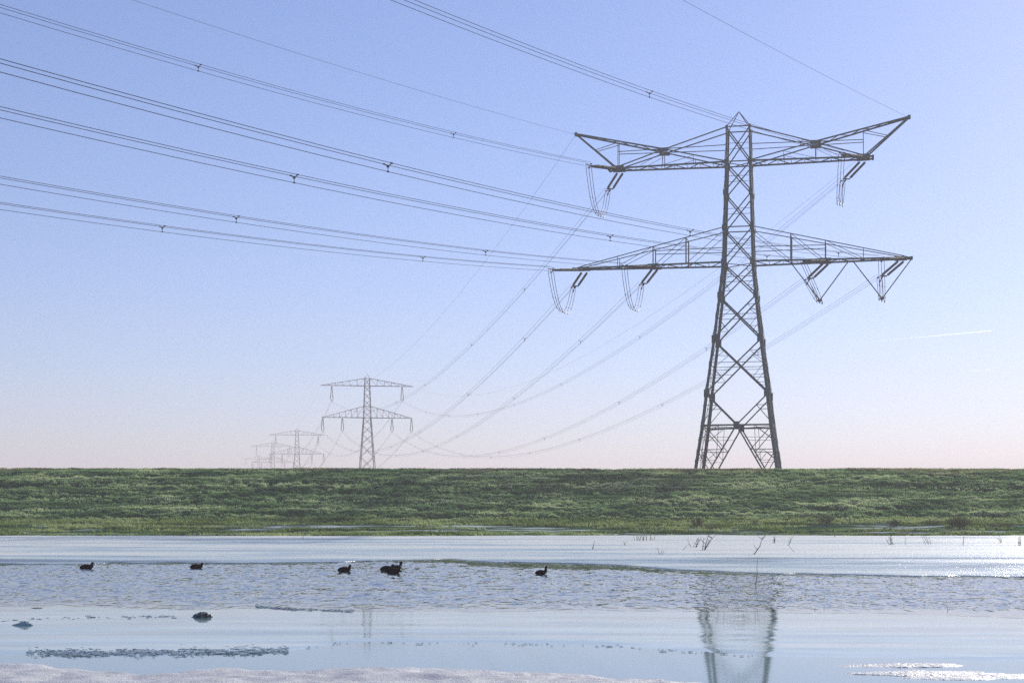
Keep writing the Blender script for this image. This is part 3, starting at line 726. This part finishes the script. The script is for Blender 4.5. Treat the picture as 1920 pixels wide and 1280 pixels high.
def make_susp():
    x, y, a, s = TW[0]
    T = empty("suspension_tower", (x, y, 0), -a, "second pylon of the line, slender with two straight arms, left of the big one", "pylon")
    lv = [(1.3, 7.8), (12.0, 5.9), (22, 4.3), (32.9, 2.75), (36.9, 2.45), (44.0, 1.95), (46.6, 1.85)]
    W = lambda z: float(np.interp(z, [q[0] for q in lv], [q[1] for q in lv]))
    zs = [1.3, 8.0, 14.2, 19.2, 23.6, 27.2, 30.2, 32.9, 35.0, 36.9, 39.2, 41.6, 44.0, 46.6]
    for su in (-1, 1):
        for sv in (-1, 1):
            m = MB()
            for z0, z1 in zip(zs[:-1], zs[1:]):
                m.angle((su*W(z0)/2, sv*W(z0)/2, z0), (su*W(z1)/2, sv*W(z1)/2, z1), .28 if z1 < 33 else .2, .05, (-su, 0, 0), (0, -sv, 0))
            m.build("leg", steel2, T)
    for face in range(4):
        def P(t, z, out=.03):
            w = W(z)/2; o = w+out
            return [Vector((t*w, -o, z)), Vector((o, t*w, z)), Vector((-t*w, o, z)), Vector((-o, -t*w, z))][face]
        up = [Vector((0, -1, 0)), Vector((1, 0, 0)), Vector((0, 1, 0)), Vector((-1, 0, 0))][face]
        m = MB()
        for k, (z0, z1) in enumerate(zip(zs[:-1], zs[1:])):
            m.bar(P(-1, z0), P(1, z1), .12, .03, up); m.bar(P(1, z0, .06), P(-1, z1, .06), .12, .03, up)
        for z in (8.0, 32.9, 36.9, 44.0, 46.6): m.bar(P(-1, z, 0), P(1, z, 0), .13, .03, up)
        m.build("face_bracing", steel2, T)
    m = MB()
    for su in (-1, 1):
        for sv in (-1, 1): m.bar((su*.92, sv*.92, 46.6), (0, 0, 48.2), .06)
    m.build("cap_frame", steel2, T)
    for s in (-1, 1):
        for nm, zb, zt, L, n in (("upper_crossarm", 44.0, 46.6, 16.1, 6), ("lower_crossarm", 32.9, 36.9, 15.8, 7)):
            m = MB(); w0 = W(zb)/2; w1 = W(zt)/2
            B = lambda u, v: Vector((s*u, v*float(np.interp(u, [w0, L], [w0, .22])), zb))
            U = lambda u, v: Vector((s*u, v*float(np.interp(u, [w1, L-.6], [w1, .2])), zt+(u-w1)*(zb+.15-zt)/(L-.6-w1)))
            for v in (-1, 1):
                m.bar(B(w0, v), B(L, v), .17); m.bar(U(w1, v), U(L-.6, v), .11)
                for i in range(1, n):
                    u = w0+(L-w0)*i/n; m.bar(B(u, v), U(u, v), .08); u2 = w0+(L-w0)*(i+1)/n
                    m.bar(U(max(u-(L-w0)/n, w1), v), B(u, v), .06)
            for i in range(n):
                u0 = w0+(L-w0)*i/n; u1 = w0+(L-w0)*(i+1)/n; m.bar(B(u0, 1), B(u1, -1), .07); m.bar(B(u0, -1)-Vector((0, 0, .04)), B(u1, 1)-Vector((0, 0, .04)), .07)
            m.bar(B(L, -1.2), B(L, 1.2), .2)
            m.build(nm, steel2, T)
    for k, (u, zz) in P2.items():
        ztop = 43.8 if k[0] == 'u' else 32.7
        for sg in (-1, 1):
            m = MB(); a_ = Vector((u+sg*.12, 0, ztop)); b_ = Vector((u+sg*.46, 0, zz+.35)); n = 14; pts = []; rr = []
            for i in range(n):
                for t, q in ((i/n, .16), ((i+.5)/n, .16), ((i+.55)/n, .09), ((i+.98)/n, .09)): pts.append(a_+(b_-a_)*(.06+.9*t)); rr.append(q)
            m.tube([a_]+pts+[b_], [.04]+rr+[.04], 7)
            m.build("insulator_string", glassm, T, True)
        m = MB(); m.bar((u-.55, 0, zz+.32), (u+.55, 0, zz+.32), .08, .1); m.bar((u, 0, zz+.3), (u, 0, zz-.25), .1); m.build("yoke_plate", fitting, T)
    return T
T2 = make_susp()
LB = ["third pylon of the line, right one of the faint distant group", "fourth pylon of the line, fainter, overlapping the third pylon's left arm", "fifth and farthest pylon, barely visible low above the dike at far left"]
for i in (1, 2, 3):
    x, y, a, s = TW[i]
    c = T2.copy(); C.objects.link(c); c.location = (x, y, 0); c.rotation_euler = (0, 0, -a); c.scale = (1, 1, s); c["label"] = LB[i-1]
    for ch in list(T2.children):
        d = ch.copy(); C.objects.link(d); d.parent = c
for t in [T2]+[o for o in C.objects if o.name.startswith("suspension_tower.")]: t["group"] = "distant suspension pylons"
ORD = ["second", "third", "fourth", "fifth"]
for i in range(3):
    for k, (u, z) in P2.items():
        A = place(i, u, z); B = place(i+1, u, z); f = para(A, B, 12.5 if i == 0 else 11.5); L = (B-A).length
        bundle(f, L, 0, 1, [40, 90, 145, 200, 250, 300, 340] if i == 0 else [], "faint %s wire bundle between the %s and %s pylons" % (PHN[k], ORD[i], ORD[i+1]), "distant conductors", r=.021 if i == 0 else .024)
    for sg, nm in ((-1, 'left'), (1, 'right')):
        f = para(place(i, sg*16, 44.1), place(i+1, sg*16, 44.1), 9.5)
        single(f, 0, 1, "faint thin %s top wire between the %s and %s pylons" % (nm, ORD[i], ORD[i+1]), "distant earth wires", r=.013)

# ------------------------------------------------------------------ contrails
trail = bpy.data.materials.new("ice_crystal_trail"); trail.use_nodes = True; nt = trail.node_tree; nt.nodes.clear()
o_ = nt.nodes.new("ShaderNodeOutputMaterial"); pv = nt.nodes.new("ShaderNodeVolumePrincipled")
pv.inputs["Color"].default_value = (1, 1, 1, 1); pv.inputs["Density"].default_value = .012; pv.inputs["Anisotropy"].default_value = .72
nt.links.new(pv.outputs[0], o_.inputs["Volume"])
def contrail(p0, p1, r0, r1, lab):
    DD = 30000; A = Vector(((p0[0]-CX)/F*DD, DD, CAMZ+(HOR-p0[1])/F*DD)); B = Vector(((p1[0]-CX)/F*DD*.97, DD*.97, CAMZ+(HOR-p1[1])/F*DD*.97))
    m = MB(); n = 24; m.tube([(B-A)*(i/n) for i in range(n+1)], [r0+(r1-r0)*i/n for i in range(n+1)], 10)
    o = m.build("contrail", trail); o.location = A; tag(o, lab, "contrail"); o.visible_shadow = True; return o
contrail((1600, 643), (1858, 620), 3, 11, "long thin white contrail low in the sky right of the big pylon")
contrail((1795, 698), (1858, 692), 2, 5, "short faint contrail below the longer one near the right edge")

# ------------------------------------------------------------------ haze
m = MB(); x0, x1, y0, y1, z0, z1 = -1500, 1500, -280, 2500, -1.5, 62
m.add([(x, y, z) for z in (z0, z1) for x, y in ((x0, y0), (x1, y0), (x1, y1), (x0, y1))], [(3, 2, 1, 0), (4, 5, 6, 7), (0, 1, 5, 4), (1, 2, 6, 5), (2, 3, 7, 6), (3, 0, 4, 7)])
hz = bpy.data.materials.new("haze"); hz.use_nodes = True; nt = hz.node_tree; nt.nodes.clear()
o_ = nt.nodes.new("ShaderNodeOutputMaterial"); pv = nt.nodes.new("ShaderNodeVolumePrincipled")
pv.inputs["Color"].default_value = (1.0, .86, .87, 1); pv.inputs["Density"].default_value = .00072; pv.inputs["Anisotropy"].default_value = .2
nt.links.new(pv.outputs[0], o_.inputs["Volume"])
tag(m.build("haze", hz), kind="stuff")

# ------------------------------------------------------------------ light
SUN_EL, SUN_AZ = R(22), R(29)     # azimuth clockwise from the view direction (+Y)
w = bpy.data.worlds.new("World"); SC.world = w; w.use_nodes = True; nt = w.node_tree
bg = nt.nodes["Background"]; sky = nt.nodes.new("ShaderNodeTexSky"); sky.sky_type = 'NISHITA'; sky.sun_disc = False
sky.sun_elevation = SUN_EL; sky.sun_rotation = SUN_AZ; sky.air_density = 1.0; sky.dust_density = .2; sky.ozone_density = 1.4
hs = nt.nodes.new("ShaderNodeMix"); hs.data_type = 'RGBA'; hs.blend_type = 'MULTIPLY'; hs.inputs[0].default_value = 1; hs.inputs[7].default_value = (.96, 1.075, 1.54, 1)
gm = nt.nodes.new("ShaderNodeGamma"); gm.inputs[1].default_value = .86
nt.links.new(sky.outputs[0], gm.inputs[0]); nt.links.new(gm.outputs[0], hs.inputs[6]); nt.links.new(hs.outputs[2], bg.inputs[0]); bg.inputs[1].default_value = .093
sl = bpy.data.lights.new("sun", 'SUN'); sl.energy = 4.2; sl.angle = R(.5); sl.color = (1, .945, .87)
so = bpy.data.objects.new("sun", sl); C.objects.link(so)
sd = Vector((math.sin(SUN_AZ)*math.cos(SUN_EL), math.cos(SUN_AZ)*math.cos(SUN_EL), math.sin(SUN_EL)))
so.rotation_euler = sd.to_track_quat('Z', 'Y').to_euler(); so.location = (0, 0, 80)
SC.view_settings.view_transform = 'Standard'; SC.view_settings.look = 'None'; SC.view_settings.exposure = .2; SC.view_settings.gamma = 1
SC.render.engine = 'CYCLES'
SC.cycles.volume_bounces = VB; SC.cycles.max_bounces = 6; SC.cycles.use_denoising = False
